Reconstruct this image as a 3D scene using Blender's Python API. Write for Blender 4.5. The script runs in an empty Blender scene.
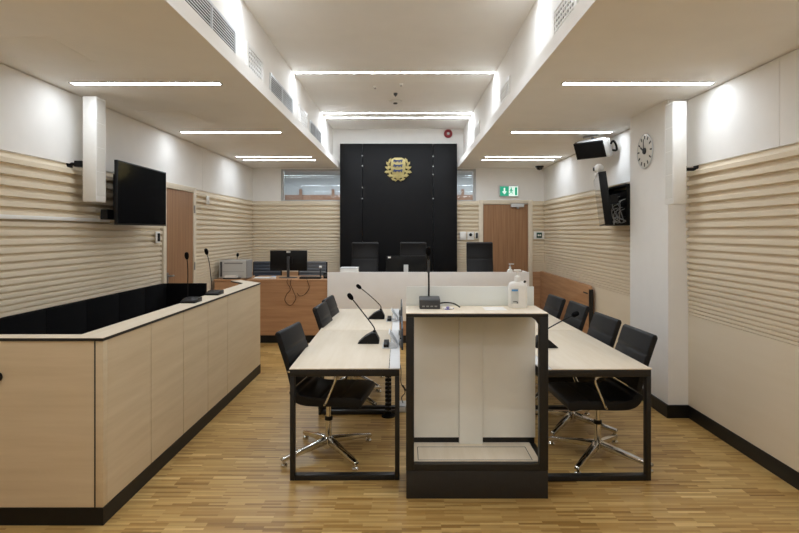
import bpy, bmesh, math, random
from mathutils import Vector, Matrix, Euler
random.seed(7)
SC = bpy.context.scene
COL = SC.collection
PI = math.pi
R = math.radians

# ---------------------------------------------------------------- materials
def lin(h):
    if not isinstance(h, str): return tuple(h) + (1,) if len(h) == 3 else h
    h = h.lstrip('#'); o = []
    for i in (0, 2, 4):
        v = int(h[i:i+2], 16) / 255
        o.append(v / 12.92 if v <= .04045 else ((v + .055) / 1.055) ** 2.4)
    return (*o, 1)

def base_mat(name):
    m = bpy.data.materials.new(name); m.use_nodes = True
    nt = m.node_tree; b = nt.nodes['Principled BSDF']
    return m, nt, b

def nd(nt, t, **kw):
    n = nt.nodes.new(t)
    for k, v in kw.items(): setattr(n, k, v)
    return n

def math_n(nt, op, a, b=None):
    n = nd(nt, 'ShaderNodeMath', operation=op)
    for i, v in enumerate((a, b)):
        if v is None: continue
        if isinstance(v, (int, float)): n.inputs[i].default_value = v
        else: nt.links.new(v, n.inputs[i])
    return n.outputs[0]

def plain(name, col, rough=.5, metal=0, var=.04, scale=30, bump=0, coat=0, spec=.5):
    """solid colour with a faint procedural mottling"""
    m, nt, b = base_mat(name); L = nt.links.new
    c = lin(col)
    tc = nd(nt, 'ShaderNodeTexCoord'); nz = nd(nt, 'ShaderNodeTexNoise')
    nz.inputs['Scale'].default_value = scale; nz.inputs['Detail'].default_value = 3
    L(tc.outputs['Object'], nz.inputs['Vector'])
    rp = nd(nt, 'ShaderNodeValToRGB')
    rp.color_ramp.elements[0].position = .3; rp.color_ramp.elements[1].position = .7
    rp.color_ramp.elements[0].color = (*[v * (1 - var) for v in c[:3]], 1)
    rp.color_ramp.elements[1].color = (*[min(1, v * (1 + var)) for v in c[:3]], 1)
    L(nz.outputs['Fac'], rp.inputs['Fac']); L(rp.outputs['Color'], b.inputs['Base Color'])
    b.inputs['Roughness'].default_value = rough; b.inputs['Metallic'].default_value = metal
    b.inputs['Specular IOR Level'].default_value = spec
    if coat: b.inputs['Coat Weight'].default_value = coat
    if bump:
        bp = nd(nt, 'ShaderNodeBump'); bp.inputs['Strength'].default_value = bump; bp.inputs['Distance'].default_value = .002
        L(nz.outputs['Fac'], bp.inputs['Height']); L(bp.outputs['Normal'], b.inputs['Normal'])
    return m

def wood(name, c1, c2, sc, rough=.45, spec=.4, lo=.3, hi=.7):
    """streaky wood; sc = noise frequency along x, y, z"""
    m, nt, b = base_mat(name); L = nt.links.new
    tc = nd(nt, 'ShaderNodeTexCoord'); mp = nd(nt, 'ShaderNodeMapping')
    mp.inputs['Scale'].default_value = sc
    L(tc.outputs['Object'], mp.inputs['Vector'])
    n1 = nd(nt, 'ShaderNodeTexNoise'); n1.inputs['Scale'].default_value = 1; n1.inputs['Detail'].default_value = 5
    n1.inputs['Roughness'].default_value = .6
    L(mp.outputs[0], n1.inputs['Vector'])
    rp = nd(nt, 'ShaderNodeValToRGB')
    rp.color_ramp.elements[0].position = lo; rp.color_ramp.elements[1].position = hi
    rp.color_ramp.elements[0].color = lin(c1); rp.color_ramp.elements[1].color = lin(c2)
    L(n1.outputs['Fac'], rp.inputs['Fac']); L(rp.outputs['Color'], b.inputs['Base Color'])
    b.inputs['Roughness'].default_value = rough
    b.inputs['Specular IOR Level'].default_value = spec
    return m

def emit(name, col, strength):
    m, nt, b = base_mat(name)
    b.inputs['Base Color'].default_value = lin(col)
    b.inputs['Emission Color'].default_value = lin(col)
    b.inputs['Emission Strength'].default_value = strength
    if strength > 5: m.cycles.emission_sampling = 'FRONT'
    return m

def parquet():
    m, nt, b = base_mat('oak_parquet'); L = nt.links.new
    tc = nd(nt, 'ShaderNodeTexCoord'); sp = nd(nt, 'ShaderNodeSeparateXYZ')
    L(tc.outputs['Object'], sp.inputs[0])
    X, Y = sp.outputs[0], sp.outputs[1]
    row = math_n(nt, 'FLOOR', math_n(nt, 'DIVIDE', Y, .018))
    brow = math_n(nt, 'FLOOR', math_n(nt, 'DIVIDE', row, 8.0))       # strips are laid in blocks of seven
    wn = nd(nt, 'ShaderNodeTexWhiteNoise', noise_dimensions='1D'); L(brow, wn.inputs['W'])
    wr = nd(nt, 'ShaderNodeTexWhiteNoise', noise_dimensions='1D'); L(row, wr.inputs['W'])
    slip = math_n(nt, 'MULTIPLY', math_n(nt, 'GREATER_THAN', wr.outputs['Value'], .72), .11)
    xs = math_n(nt, 'DIVIDE', math_n(nt, 'ADD', X, math_n(nt, 'ADD', slip, math_n(nt, 'MULTIPLY', wn.outputs['Value'], 7.3))), .22)
    cell = math_n(nt, 'FLOOR', xs)
    cv = nd(nt, 'ShaderNodeCombineXYZ'); L(cell, cv.inputs[0]); L(row, cv.inputs[1])
    wc = nd(nt, 'ShaderNodeTexWhiteNoise', noise_dimensions='2D'); L(cv.outputs[0], wc.inputs['Vector'])
    rp = nd(nt, 'ShaderNodeValToRGB'); cr = rp.color_ramp
    cr.elements[0].position = 0; cr.elements[0].color = lin('#86632f')
    cr.elements[1].position = 1; cr.elements[1].color = lin('#dfc286')
    for p, c in ((.3, '#ab864c'), (.6, '#bc9b60'), (.85, '#c8a76a')):
        e = cr.elements.new(p); e.color = lin(c)
    cb = nd(nt, 'ShaderNodeCombineXYZ'); L(cell, cb.inputs[0]); L(brow, cb.inputs[1]); cb.inputs[2].default_value = 3.7
    wb = nd(nt, 'ShaderNodeTexWhiteNoise', noise_dimensions='3D'); L(cb.outputs[0], wb.inputs['Vector'])
    L(math_n(nt, 'ADD', math_n(nt, 'MULTIPLY', wc.outputs['Value'], .68), math_n(nt, 'MULTIPLY', wb.outputs['Value'], .32)), rp.inputs['Fac'])
    # grain along the strip
    mp = nd(nt, 'ShaderNodeMapping'); mp.inputs['Scale'].default_value = (5, 140, 1); L(tc.outputs['Object'], mp.inputs['Vector'])
    nz = nd(nt, 'ShaderNodeTexNoise'); nz.inputs['Scale'].default_value = 1; nz.inputs['Detail'].default_value = 4
    L(mp.outputs[0], nz.inputs['Vector'])
    # big patches of laid blocks
    n2 = nd(nt, 'ShaderNodeTexNoise'); n2.inputs['Scale'].default_value = 2.0; L(tc.outputs['Object'], n2.inputs['Vector'])
    g = math_n(nt, 'ADD', math_n(nt, 'MULTIPLY', nz.outputs['Fac'], .35), math_n(nt, 'MULTIPLY', n2.outputs['Fac'], .25))
    g = math_n(nt, 'ADD', g, .70)
    mx = nd(nt, 'ShaderNodeVectorMath', operation='SCALE'); L(rp.outputs['Color'], mx.inputs[0]); L(g, mx.inputs['Scale'])
    L(mx.outputs[0], b.inputs['Base Color'])
    b.inputs['Roughness'].default_value = .34
    b.inputs['Specular IOR Level'].default_value = .42
    return m

def glass(name, tint='#eef2f2', refl=.09):
    m, nt, b = base_mat(name); L = nt.links.new
    nt.nodes.remove(b)
    out = nt.nodes['Material Output']
    tr = nd(nt, 'ShaderNodeBsdfTransparent'); tr.inputs['Color'].default_value = lin(tint)
    gl = nd(nt, 'ShaderNodeBsdfGlossy'); gl.inputs['Roughness'].default_value = .01
    lw = nd(nt, 'ShaderNodeLayerWeight'); lw.inputs['Blend'].default_value = .35
    f = math_n(nt, 'ADD', math_n(nt, 'MULTIPLY', lw.outputs['Fresnel'], .9), refl)
    mx = nd(nt, 'ShaderNodeMixShader'); L(f, mx.inputs[0]); L(tr.outputs[0], mx.inputs[1]); L(gl.outputs[0], mx.inputs[2])
    L(mx.outputs[0], out.inputs['Surface'])
    return m

def frosted(name, col, through=.25):
    m, nt, b = base_mat(name); L = nt.links.new
    out = nt.nodes['Material Output']
    b.inputs['Base Color'].default_value = lin(col); b.inputs['Roughness'].default_value = .35
    tl = nd(nt, 'ShaderNodeBsdfTranslucent'); tl.inputs['Color'].default_value = lin(col)
    m1 = nd(nt, 'ShaderNodeMixShader'); m1.inputs[0].default_value = .2
    L(b.outputs[0], m1.inputs[1]); L(tl.outputs[0], m1.inputs[2])
    tr = nd(nt, 'ShaderNodeBsdfTransparent')
    m2 = nd(nt, 'ShaderNodeMixShader'); m2.inputs[0].default_value = through
    L(m1.outputs[0], m2.inputs[1]); L(tr.outputs[0], m2.inputs[2])
    L(m2.outputs[0], out.inputs['Surface'])
    return m

M = {}
M['floor'] = parquet()
M['white_wall'] = plain('white_wall', '#f0efec', .75, scale=6, var=.015)
M['ceiling'] = plain('ceiling_paint', '#f2f0ec', .85, scale=4, var=.015)
M['fascia'] = plain('fascia_paint', '#e2e0dc', .7, scale=4, var=.015)
M['maple_y'] = wood('maple_along_y', '#cfbc9b', '#dccbad', (4, .9, 14))
M['maple_x'] = wood('maple_along_x', '#cfbc9b', '#dccbad', (.9, 4, 14))
M['slat_y'] = wood('slat_maple_y', '#e0d3bb', '#e4d8c2', (3, .8, 8))
M['slat_x'] = wood('slat_maple_x', '#e0d3bb', '#e4d8c2', (.8, 3, 8))
M['desk_top'] = wood('desk_maple', '#e0d3bc', '#e9decb', (22, 2, 6), rough=.42)
M['oak_door'] = wood('oak_door', '#896445', '#a8805d', (30, 30, 1.0), rough=.5)
M['oak_x'] = wood('oak_counter', '#a67a57', '#c49a72', (1.2, 8, 22), rough=.5)
M['oak_y'] = wood('oak_panel', '#9e7350', '#bb916a', (8, 1.2, 22), rough=.5)
M['black'] = plain('black_steel', '#1a1918', .45, var=.1)
M['base'] = plain('black_baseboard', '#151310', .5, var=.1, spec=.35)
M['plinth'] = plain('dark_plinth', '#2d2b29', .55, var=.08, spec=.35)
M['lining'] = plain('black_felt', '#0b0b0d', .9, var=.15, scale=60, spec=.1)
M['black_panel'] = plain('black_wall_panel', '#0e0e10', .55, var=.05, scale=5, spec=.2)
M['leather'] = plain('black_leather', '#141518', .5, var=.15, scale=80, bump=.15, spec=.3)
M['judge_leather'] = plain('judge_leather', '#0f0f12', .42, var=.15, scale=80, spec=.35)
M['mesh_blue'] = plain('blue_grey_fabric', '#454b57', .8, var=.12, scale=120)
M['mesh_grey'] = plain('grey_fabric', '#64666a', .8, var=.12, scale=120)
M['chrome'] = plain('polished_chrome', '#d8d8d6', .12, metal=1, var=.01)
M['steel'] = plain('brushed_steel', '#a8aaac', .3, metal=1, var=.05)
M['plastic'] = plain('black_plastic', '#111112', .42, var=.08, spec=.25)
M['grey_plastic'] = plain('grey_plastic', '#3f4042', .45, var=.06)
M['screen'] = plain('dark_screen', '#0b0b0c', .12, var=.02, coat=.3)
M['matt_screen'] = plain('matt_screen', '#0c0c0d', .45, spec=.15, var=.02)
M['channel'] = plain('channel_white', '#e2e4e6', .5, var=.02)
M['shaded_grille'] = plain('shaded_grille', '#d6d4cd', .7, var=.03, scale=200)  # speaker side grille; its darker tone also paints in the side's shade
M['white_plastic'] = plain('white_plastic', '#ecebe7', .4, var=.015)
M['offwhite'] = plain('offwhite_board', '#f1f3ef', .5, var=.02, scale=5)
M['bench_board'] = plain('grey_white_board', '#f9f8f7', .55, var=.02, scale=5)
M['printer'] = plain('printer_grey', '#c8c8c5', .45, var=.02)
M['printer_side'] = plain('printer_dark_grey', '#8f8f8e', .5, var=.03)
M['grey_metal'] = plain('grey_metal', '#b9bbbb', .4, var=.04)
M['light_grey'] = plain('light_grey_metal', '#cdd0d2', .4, var=.03)
M['dark_gap'] = plain('dark_gap', '#35322f', .8)
M['screen_grey'] = plain('grey_screen_panel', '#474d56', .5)
M['gold'] = plain('gilded_metal', '#b3a46c', .42, metal=.3, var=.12, scale=90)
M['blue'] = plain('blue_enamel', '#2b3a66', .4, var=.1)
M['red'] = plain('red_plastic', '#8d1c26', .4)
M['green'] = emit('exit_green', '#22a884', .35)
M['sign_white'] = emit('exit_white', '#e8fff6', .45)
M['dkgreen'] = plain('dark_green', '#1d4a3c', .5)
M['paper'] = plain('paper', '#f0eeea', .8, var=.01)
M['label_blue'] = plain('label_blue', '#4a8fc8', .5)
M['label_grey'] = plain('label_grey', '#c9ccca', .5)
M['lamp'] = emit('lamp_diffuser', (.90,.97,1.05), 26)
M['lamp_long'] = emit('long_lamp_diffuser', (.90,.97,1.05), 43)
M['lamp_pair'] = emit('pair_lamp_diffuser', (.90,.97,1.05), 16)
M['lamp_fill'] = emit('corridor_fill', (.90,.97,1.05), 85)  # strong added fill that brightens the corridor behind the windows
M['glass'] = glass('window_glass', refl=.02)
M['dial'] = plain('clock_dial', '#e3e1da', .25, var=.01)
M['frost'] = frosted('frosted_glass', '#f2f5f3', .10)
M['corridor'] = plain('corridor_paint', '#b4b8bb', .8)
M['corridor_brown'] = wood('corridor_brown', '#7a5642', '#8c6850', (2, 2, 12))
M['beige'] = plain('beige_frame', '#ddd2bd', .5, var=.03)
M['purple'] = plain('violet_plastic', '#7a78b8', .5)

# ---------------------------------------------------------------- mesh builder
class MB:
    def __init__(s): s.v = []; s.f = []
    def add(s, vs, fs):
        o = len(s.v); s.v += [Vector(p) for p in vs]; s.f += [tuple(i + o for i in f) for f in fs]; return s
    def box(s, x0, x1, y0, y1, z0, z1, mat=None):
        vs = [Vector((x, y, z)) for z in (z0, z1) for y in (y0, y1) for x in (x0, x1)]
        if mat is not None: vs = [mat @ p for p in vs]
        return s.add(vs, [(0, 2, 3, 1), (4, 5, 7, 6), (0, 1, 5, 4), (1, 3, 7, 5), (3, 2, 6, 7), (2, 0, 4, 6)])
    def prism(s, poly, axis, a, b, mat=None):
        """poly in the two remaining axes (in xyz order), extruded along axis"""
        n = len(poly); vs = []
        for t in (a, b):
            for p in poly:
                q = [p[0], p[1]]; q.insert('xyz'.index(axis), t); q = Vector(q)
                vs.append(mat @ q if mat is not None else q)
        fs = [tuple(range(n)), tuple(range(2 * n - 1, n - 1, -1))]
        fs += [(i, i + n, (i + 1) % n + n, (i + 1) % n) for i in range(n)]
        return s.add(vs, fs)
    def tube(s, path, r, n=8, cap=True):
        P = [Vector(p) for p in path]; k = len(P)
        rs = r if isinstance(r, (list, tuple)) else [r] * k
        up = None; vs = []
        for i in range(k):
            t = (P[min(i + 1, k - 1)] - P[max(i - 1, 0)]).normalized()
            if up is None:
                up = Vector((0, 0, 1)) if abs(t.z) < .9 else Vector((1, 0, 0))
            a = t.cross(up).normalized(); up = a.cross(t).normalized()
            for j in range(n):
                th = 2 * PI * j / n
                vs.append(P[i] + (a * math.cos(th) + up * math.sin(th)) * rs[i])
        fs = [(i * n + j, i * n + (j + 1) % n, (i + 1) * n + (j + 1) % n, (i + 1) * n + j) for i in range(k - 1) for j in range(n)]
        if cap: fs += [tuple(range(n - 1, -1, -1)), tuple((k - 1) * n + j for j in range(n))]
        return s.add(vs, fs)
    def cyl(s, p0, p1, r0, r1=None, n=16): return s.tube([p0, p1], [r0, r0 if r1 is None else r1], n)
    def lathe(s, prof, n=20, mat=None, sx=1, sy=1):
        k = len(prof); vs = []
        for r, z in prof:
            for j in range(n):
                th = 2 * PI * j / n
                q = Vector((r * math.cos(th) * sx, r * math.sin(th) * sy, z))
                vs.append(mat @ q if mat is not None else q)
        fs = [(i * n + j, i * n + (j + 1) % n, (i + 1) * n + (j + 1) % n, (i + 1) * n + j) for i in range(k - 1) for j in range(n)]
        fs += [tuple(range(n - 1, -1, -1)), tuple((k - 1) * n + j for j in range(n))]
        return s.add(vs, fs)
    def ball(s, c, r, n=12, sc=(1, 1, 1)):
        c = Vector(c)
        prof = [(max(1e-4, r * math.sin(PI * i / 8)), -r * math.cos(PI * i / 8)) for i in range(9)]
        return s.lathe(prof, n, Matrix.Translation(c) @ Matrix.Diagonal((*sc, 1)))
    def build(s, name, mat, parent=None, bevel=0, seg=2, smooth=True, loc=None):
        me = bpy.data.meshes.new(name)
        bm = bmesh.new()
        vv = [bm.verts.new(p) for p in s.v]
        for f in s.f:
            try: bm.faces.new([vv[i] for i in f])
            except ValueError: pass
        bmesh.ops.recalc_face_normals(bm, faces=bm.faces)
        if bevel:
            es = [e for e in bm.edges if len(e.link_faces) == 2 and e.calc_face_angle(0) > R(40)]
            bmesh.ops.bevel(bm, geom=es, offset=bevel, segments=seg, affect='EDGES', profile=.5, clamp_overlap=True)
        for f in bm.faces: f.smooth = smooth
        for e in bm.edges:
            if len(e.link_faces) == 2 and e.calc_face_angle(0) > R(38): e.smooth = False
        bm.to_mesh(me); bm.free()
        me.materials.append(M[mat] if isinstance(mat, str) else mat)
        o = bpy.data.objects.new(name, me); COL.objects.link(o)
        if parent is not None: o.parent = parent
        if loc is not None: o.location = loc
        return o

def bx(name, dims, mat, parent=None, bevel=0): return MB().box(*dims).build(name, mat, parent, bevel)
def tag(o, label, cat, group=None, kind=None):
    o['label'] = label; o['category'] = cat
    if group: o['group'] = group
    if kind: o['kind'] = kind
    return o
def thing(name, label, cat, loc=(0, 0, 0), rz=0, group=None, kind=None, rx=0):
    o = bpy.data.objects.new(name, None); COL.objects.link(o)
    o.empty_display_size = .1; o.location = loc; o.rotation_euler = (rx, 0, rz)
    return tag(o, label, cat, group, kind)
def struct(o, label, cat): return tag(o, label, cat, None, 'structure')
def dup(root, loc, rz, label, group=None):
    def cp(o, par):
        c = o.copy(); COL.objects.link(c)
        if par is not None: c.parent = par
        for ch in list(o.children): cp(ch, c)
        return c
    c = cp(root, None); c.location = loc; c.rotation_euler = (root.rotation_euler[0], 0, rz)
    c['label'] = label
    if group: c['group'] = group
    return c
def spline(pts, n=8):
    P = [Vector(p) for p in pts]; out = []
    for i in range(len(P) - 1):
        a, b, c, d = P[max(i - 1, 0)], P[i], P[i + 1], P[min(i + 2, len(P) - 1)]
        for k in range(n):
            t = k / n
            out.append(.5 * ((2 * b) + (c - a) * t + (2 * a - 5 * b + 4 * c - d) * t * t + (3 * b - a - 3 * c + d) * t ** 3))
    out.append(P[-1]); return out

# ---------------------------------------------------------------- room shell
XL, XR, XRB, YB, YF = -2.83, 2.53, 2.58, 9.83, -2.4
ZC, ZU, ZT = 2.83, 3.55, 2.22
LL, LR, UL, UR = -1.22, .97, -1.33, 1.075

struct(bx('floor', (XL - .12, XRB + .12, YF - .12, 11.4, -.1, 0), 'floor'), 'oak strip parquet floor of the courtroom', 'floor')
c = MB()
c.box(XL - .12, LL, YF - .1, YB, ZC, 2.935).box(XL - .12, UL, YF - .1, YB, 2.935, ZU + .12)
c.box(LR, XRB + .12, YF - .1, YB, ZC, 2.935).box(UR, XRB + .12, YF - .1, YB, 2.935, ZU + .12)
c.box(UL, UR, YF - .1, YB, ZU, ZU + .12)
struct(c.build('ceiling', 'ceiling', smooth=False), 'white ceiling with two lowered sides and a raised middle', 'ceiling')
struct(bx('wall_left', (XL - .12, XL, YF, YB, 0, ZC), 'white_wall'), 'white wall on the left side of the courtroom', 'wall')
w = MB().box(XRB, XRB + .12, YF, YB, 0, ZC).box(XR, XRB, YF, 4.9, 0, ZC)
struct(w.build('wall_right', 'white_wall', smooth=False), 'white wall on the right side of the courtroom', 'wall')
struct(bx('wall_front', (XL - .12, XRB + .12, YF - .12, YF, 0, ZU), 'white_wall'), 'white wall behind the viewer', 'wall')
w = MB().box(XL - .12, XRB + .12, YB, YB + .12, 0, ZT)
w.box(-1.0, .9, YB, YB + .12, ZT, ZU + .1).box(XL - .12, -2.29, YB, YB + .12, ZT, ZU + .1).box(1.31, XRB + .12, YB, YB + .12, ZT, ZU + .1)
w.box(-2.29, -1.0, YB, YB + .12, 2.81, ZU + .1).box(.9, 1.31, YB, YB + .12, 2.81, ZU + .1)
struct(w.build('wall_back', 'white_wall', smooth=False), 'white wall at the far end behind the bench', 'wall')
struct(bx('column', (2.34, XRB, 4.74, 5.54, 0, ZC), 'white_wall'), 'white square column projecting from the right wall', 'column')

# corridor seen through the high windows
w = MB().box(-3.2, 3.0, 11.28, 11.4, 0, 3.1)
struct(w.build('wall_corridor', 'corridor'), 'pale corridor wall beyond the high windows', 'wall')
w = MB().box(-3.2, 3.0, 11.20, 11.28, 0, 2.43)
for i in range(9): w.box(-2.9 + i * .68, -2.84 + i * .68, 11.17, 11.20, 0, 2.55)
struct(w.build('trim_11', 'corridor_brown'), 'brown timber band on the corridor wall beyond the windows', 'trim')
struct(bx('ceiling_corridor', (-3.2, 3.0, YB + .12, 11.4, 2.86, 2.96), 'corridor'), 'pale corridor ceiling beyond the high windows', 'ceiling')

# white upper wall boards with fine joints
def boards(name, x0, x1, ys, label):
    m = MB()
    for a, b in zip(ys[:-1], ys[1:]): m.box(x0, x1, a + .002, b - .002, ZT + .004, ZC - .012)
    struct(m.build(name, 'white_wall', bevel=.001, seg=1), label, 'wall boards')
boards('trim_1', XL, XL + .02, [YF, -.5, 2.2, 4.97, 7.40, YB], 'white boards along the top of the left wall')
boards('trim_2', XR - .02, XR, [YF, -1.23, -.03, 1.17, 2.37, 3.57, 4.74], 'white boards along the top of the right wall before the column')
boards('trim_3', XRB - .02, XRB, [5.54, 6.74, 7.94, 9.14, YB], 'white boards along the top of the right wall beyond the column')

# progressive ribbed panelling: pitch shrinks downwards into a smooth board
NS, P0, P1 = 23, .083, .030
def rib_profile(zbot, sign, base):
    pts = [(base, ZT)]
    z = ZT
    for i in range(NS):
        p = P0 + (P1 - P0) * i / (NS - 1)
        k = i / (NS - 1)
        d = (.46 - .10 * k) * p; r = .003; f = 1 - .42 * k
        for u, q in ((.0, 0), (.12, .02), (.22, .08), (.31, .19), (.40, .40), (.48, .66), (.53, .90), (.55, 1)):
            if 0 < u < .5: u += (.5 - u) * .5 * k
            pts.append((base + sign * (r + q * d), z - u * f * p))
        pts.append((base + sign * (r + d), z - .97 * p)); pts.append((base + sign * r, z - .985 * p))
        z -= p
    pts += [(base + sign * .012, z - .004), (base + sign * .012, zbot), (base, zbot)]
    return pts
def ribs_y(name, base, sign, y0, y1, label, zbot=.113):
    struct(MB().prism(rib_profile(zbot, sign, base), 'y', y0, y1).build(name, 'slat_y'), label, 'wall panelling')
def ribs_x(name, x0, x1, label, zbot=.113):
    struct(MB().prism(rib_profile(zbot, -1, YB), 'x', x0, x1).build(name, 'slat_x'), label, 'wall panelling')
ribs_y('trim_4', XL, 1, YF, 6.15, 'ribbed maple panelling on the left wall before the door')
ribs_y('trim_5', XL, 1, 7.12, YB - .03, 'ribbed maple panelling on the left wall beyond the door')
ribs_y('trim_6', XR, -1, YF, 4.738, 'ribbed maple panelling on the right wall before the column')
ribs_y('trim_7', XRB, -1, 5.542, YB - .03, 'ribbed maple panelling on the right wall beyond the column')
ribs_x('trim_8', XL + .001, -1.195, 'ribbed maple panelling on the back wall behind the clerk counter', .92)
ribs_x('trim_9', .955, 1.355, 'ribbed maple panelling between the black wall panel and the back door', .92)
ribs_x('trim_10', 2.345, XRB - .001, 'ribbed maple panelling between the back door and the right corner', .92)
w = MB().box(XL, 1.355, YB - .03, YB, .113, .92).box(2.345, XRB - .03, YB - .03, YB, .113, .92)
struct(w.build('trim_12', 'oak_x'), 'brown oak dado along the foot of the back wall', 'trim')

def bb(name, dims, label): struct(bx(name, dims, 'base', bevel=.003), label, 'baseboard')
bb('baseboard_left', (XL, XL + .018, YF, 6.14, 0, .113), 'black baseboard along the left wall')
bb('baseboard_right', (XR - .018, XR, YF, 4.72, 0, .113), 'black baseboard along the right wall up to the column')
w = MB().box(2.322, 2.34, 4.722, 5.55, 0, .113).box(2.34, 2.53, 4.722, 4.74, 0, .113)
struct(w.build('baseboard_column', 'base'), 'black baseboard wrapped around the white column', 'baseboard')
bb('baseboard_right_far', (XRB - .018, XRB, 5.56, YB - .02, 0, .113), 'black baseboard along the right wall beyond the column')
bb('baseboard_back', (XL + .02, 1.355, YB - .035, YB, 0, .113), 'black baseboard along the back wall')

# access hatches in the left soffit
for i, (x0, x1, y0, y1) in enumerate(((-2.64, -2.15, 3.22, 3.70), (-2.62, -2.13, 5.17, 5.65))):
    o = bx('access_panel', (x0, x1, y0, y1, ZC - .003, ZC), 'ceiling', bevel=.0015)
    tag(o, ['white ceiling hatch before the nearest left ceiling light', 'white ceiling hatch before the second left ceiling light'][i], 'hatch', 'hatches in the left soffit')

# windows
def window(name, x0, x1, label):
    z0, z1 = ZT, 2.81
    t = thing(name, label, 'window', ((x0 + x1) / 2, YB + .06, z0), kind='structure')
    h = (x1 - x0) / 2; H = z1 - z0
    f = MB().box(-h, -h + .045, -.05, .03, 0, H).box(h - .045, h, -.05, .03, 0, H).box(-h + .045, h - .045, -.05, .03, H - .03, H).box(-h + .045, h - .045, -.05, .03, 0, .02)
    f.build('window_frame', 'grey_metal', t)
    MB().box(-h + .046, h - .046, -.012, -.004, .021, H - .031).build('pane', 'glass', t)
window('window_1', -2.285, -1.005, 'high interior window left of the black wall panel')
window('window_2', .905, 1.305, 'high interior window right of the black wall panel')

# doors
d = thing('door_1', 'brown oak door in the back wall under the exit sign', 'door', (1.85, YB, 0), kind='structure')
MB().box(-.41, .41, -.03, 0, .01, 2.155).build('door_leaf', 'oak_door', d)
MB().box(-.495, -.415, -.045, 0, 0, 2.235).box(.415, .495, -.045, 0, 0, 2.235).box(-.415, .415, -.045, 0, 2.16, 2.235).build('door_frame', 'beige', d, bevel=.003)
cl = MB().box(.09, .33, -.085, -.03, 2.105, 2.165).build('door_closer', 'light_grey', d, bevel=.006)
MB().box(.1, .4, -.075, -.06, 2.165, 2.175).box(.2, .24, -.075, -.035, 2.08, 2.105).build('closer_arm', 'steel', cl)
h = MB().box(-.37, -.35, -.045, -.03, 1.0, 1.1).cyl((-.36, -.03, 1.05), (-.36, -.085, 1.05), .011).tube([(-.36, -.08, 1.05), (-.24, -.08, 1.05)], .011, 10).build('door_handle', 'steel', d)
d = thing('door_2', 'brown oak door in the left wall with pale frame', 'door', (XL, 6.635, 0), kind='structure')
MB().box(0, .03, -.40, .40, .01, 2.165).build('door_leaf', 'oak_door', d)
MB().box(0, .045, -.48, -.405, 0, 2.235).box(0, .045, .405, .48, 0, 2.235).box(0, .045, -.405, .405, 2.17, 2.235).build('door_frame', 'beige', d, bevel=.003)
MB().box(.03, .04, -.37, -.34, 1.05, 1.17).cyl((.03, -.355, 1.13), (.085, -.355, 1.13), .012).tube([(.08, -.355, 1.13), (.08, -.30, 1.13)], .012, 10).build('door_handle', 'steel', d)
hm = MB()
for z in (.35, 1.2, 1.95): hm.cyl((.05, .41, z - .05), (.05, .41, z + .05), .01)
hm.build('hinge', 'steel', d)

# ---------------------------------------------------------------- lights in the ceiling
def strip_light(x0, x1, y, z, label, group, kind='lamp', w=.062, drop=.006):
    t = thing('ceiling_light', label, 'ceiling light', ((x0 + x1) / 2, y, z), group=group)
    h = (x1 - x0) / 2; v = w / 2
    if drop < .008:      # flush strip in a thin metal frame
        MB().box(-h, h, -v - .004, -v, -drop - .001, 0).box(-h, h, v, v + .004, -drop - .001, 0).box(-h - .012, -h, -v - .004, v + .004, -drop - .001, 0).box(h, h + .012, -v - .004, v + .004, -drop - .001, 0).build('housing', 'grey_metal', t, smooth=False)
    else:               # opal strip standing slightly proud of a backing plate
        MB().box(-h, h, -v - .004, v + .004, -.003, 0).build('housing', 'white_plastic', t, smooth=False)
    o = MB().box(-h + .001, h - .001, -v + .001, v - .001, -drop, -.0032).build('diffuser', kind, t, smooth=False)
    o.data.materials.append(M['white_plastic'])
    for p in o.data.polygons: p.material_index = 0 if p.normal.z < -.5 else 1
ordn = ['behind the viewer', 'above the viewer', 'nearest in view', 'second', 'third', 'farthest']
YS = [-.9, .08, 2.15, 4.22, 6.28, 8.33, 8.69]
nm_l = ['left strip light rearmost behind the viewer', 'left strip light just above the viewer', 'left strip light above the dock front', 'large left strip light above the dock and speaker',
        'left strip light beyond the wall screen', 'left strip light first of the far close pair', 'left strip light last of the far close pair']
for n, y in zip(nm_l, YS):
    if n.startswith('left strip light rear'): continue
    strip_light(-2.635, -1.465, y, ZC, n + ', in the lowered ceiling', 'strip lights in the left lowered ceiling', 'lamp_pair' if y > 8 else 'lamp')
    strip_light(1.255, 2.43, y, ZC, n.replace('left', 'right').replace('above the dock front', 'before the desks').replace('the dock and speaker', 'the lectern side desks').replace('the wall screen', 'the hanging monitor on the right')
                + ', in the lowered ceiling', 'strip lights in the right lowered ceiling', 'lamp_pair' if y > 8 else 'lamp')
for n, y in (('overhead behind the viewer', .1), ('nearest, just above the view', 2.15), ('second, before the vent grilles', 4.17), ('widest in view, wall to wall', 6.33), ('middle of the far group', 8.475), ('last before the black panel', 8.82)):
    strip_light(UL + .012, UR - .012, y, ZU, 'long strip light in the raised ceiling, ' + n, 'long strip lights in the raised ceiling', 'lamp_long', .042, .0099)
strip_light(-2.6, -.5, 10.36, 2.86, 'added fill light strip, unseen in the corridor beyond the left window', 'added corridor fill lights', 'lamp_fill')  # added out of view to lift the window brightness
strip_light(  .5, 2.4, 10.36, 2.86, 'added fill light strip, unseen in the corridor beyond the right window', 'added corridor fill lights', 'lamp_fill')

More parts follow.
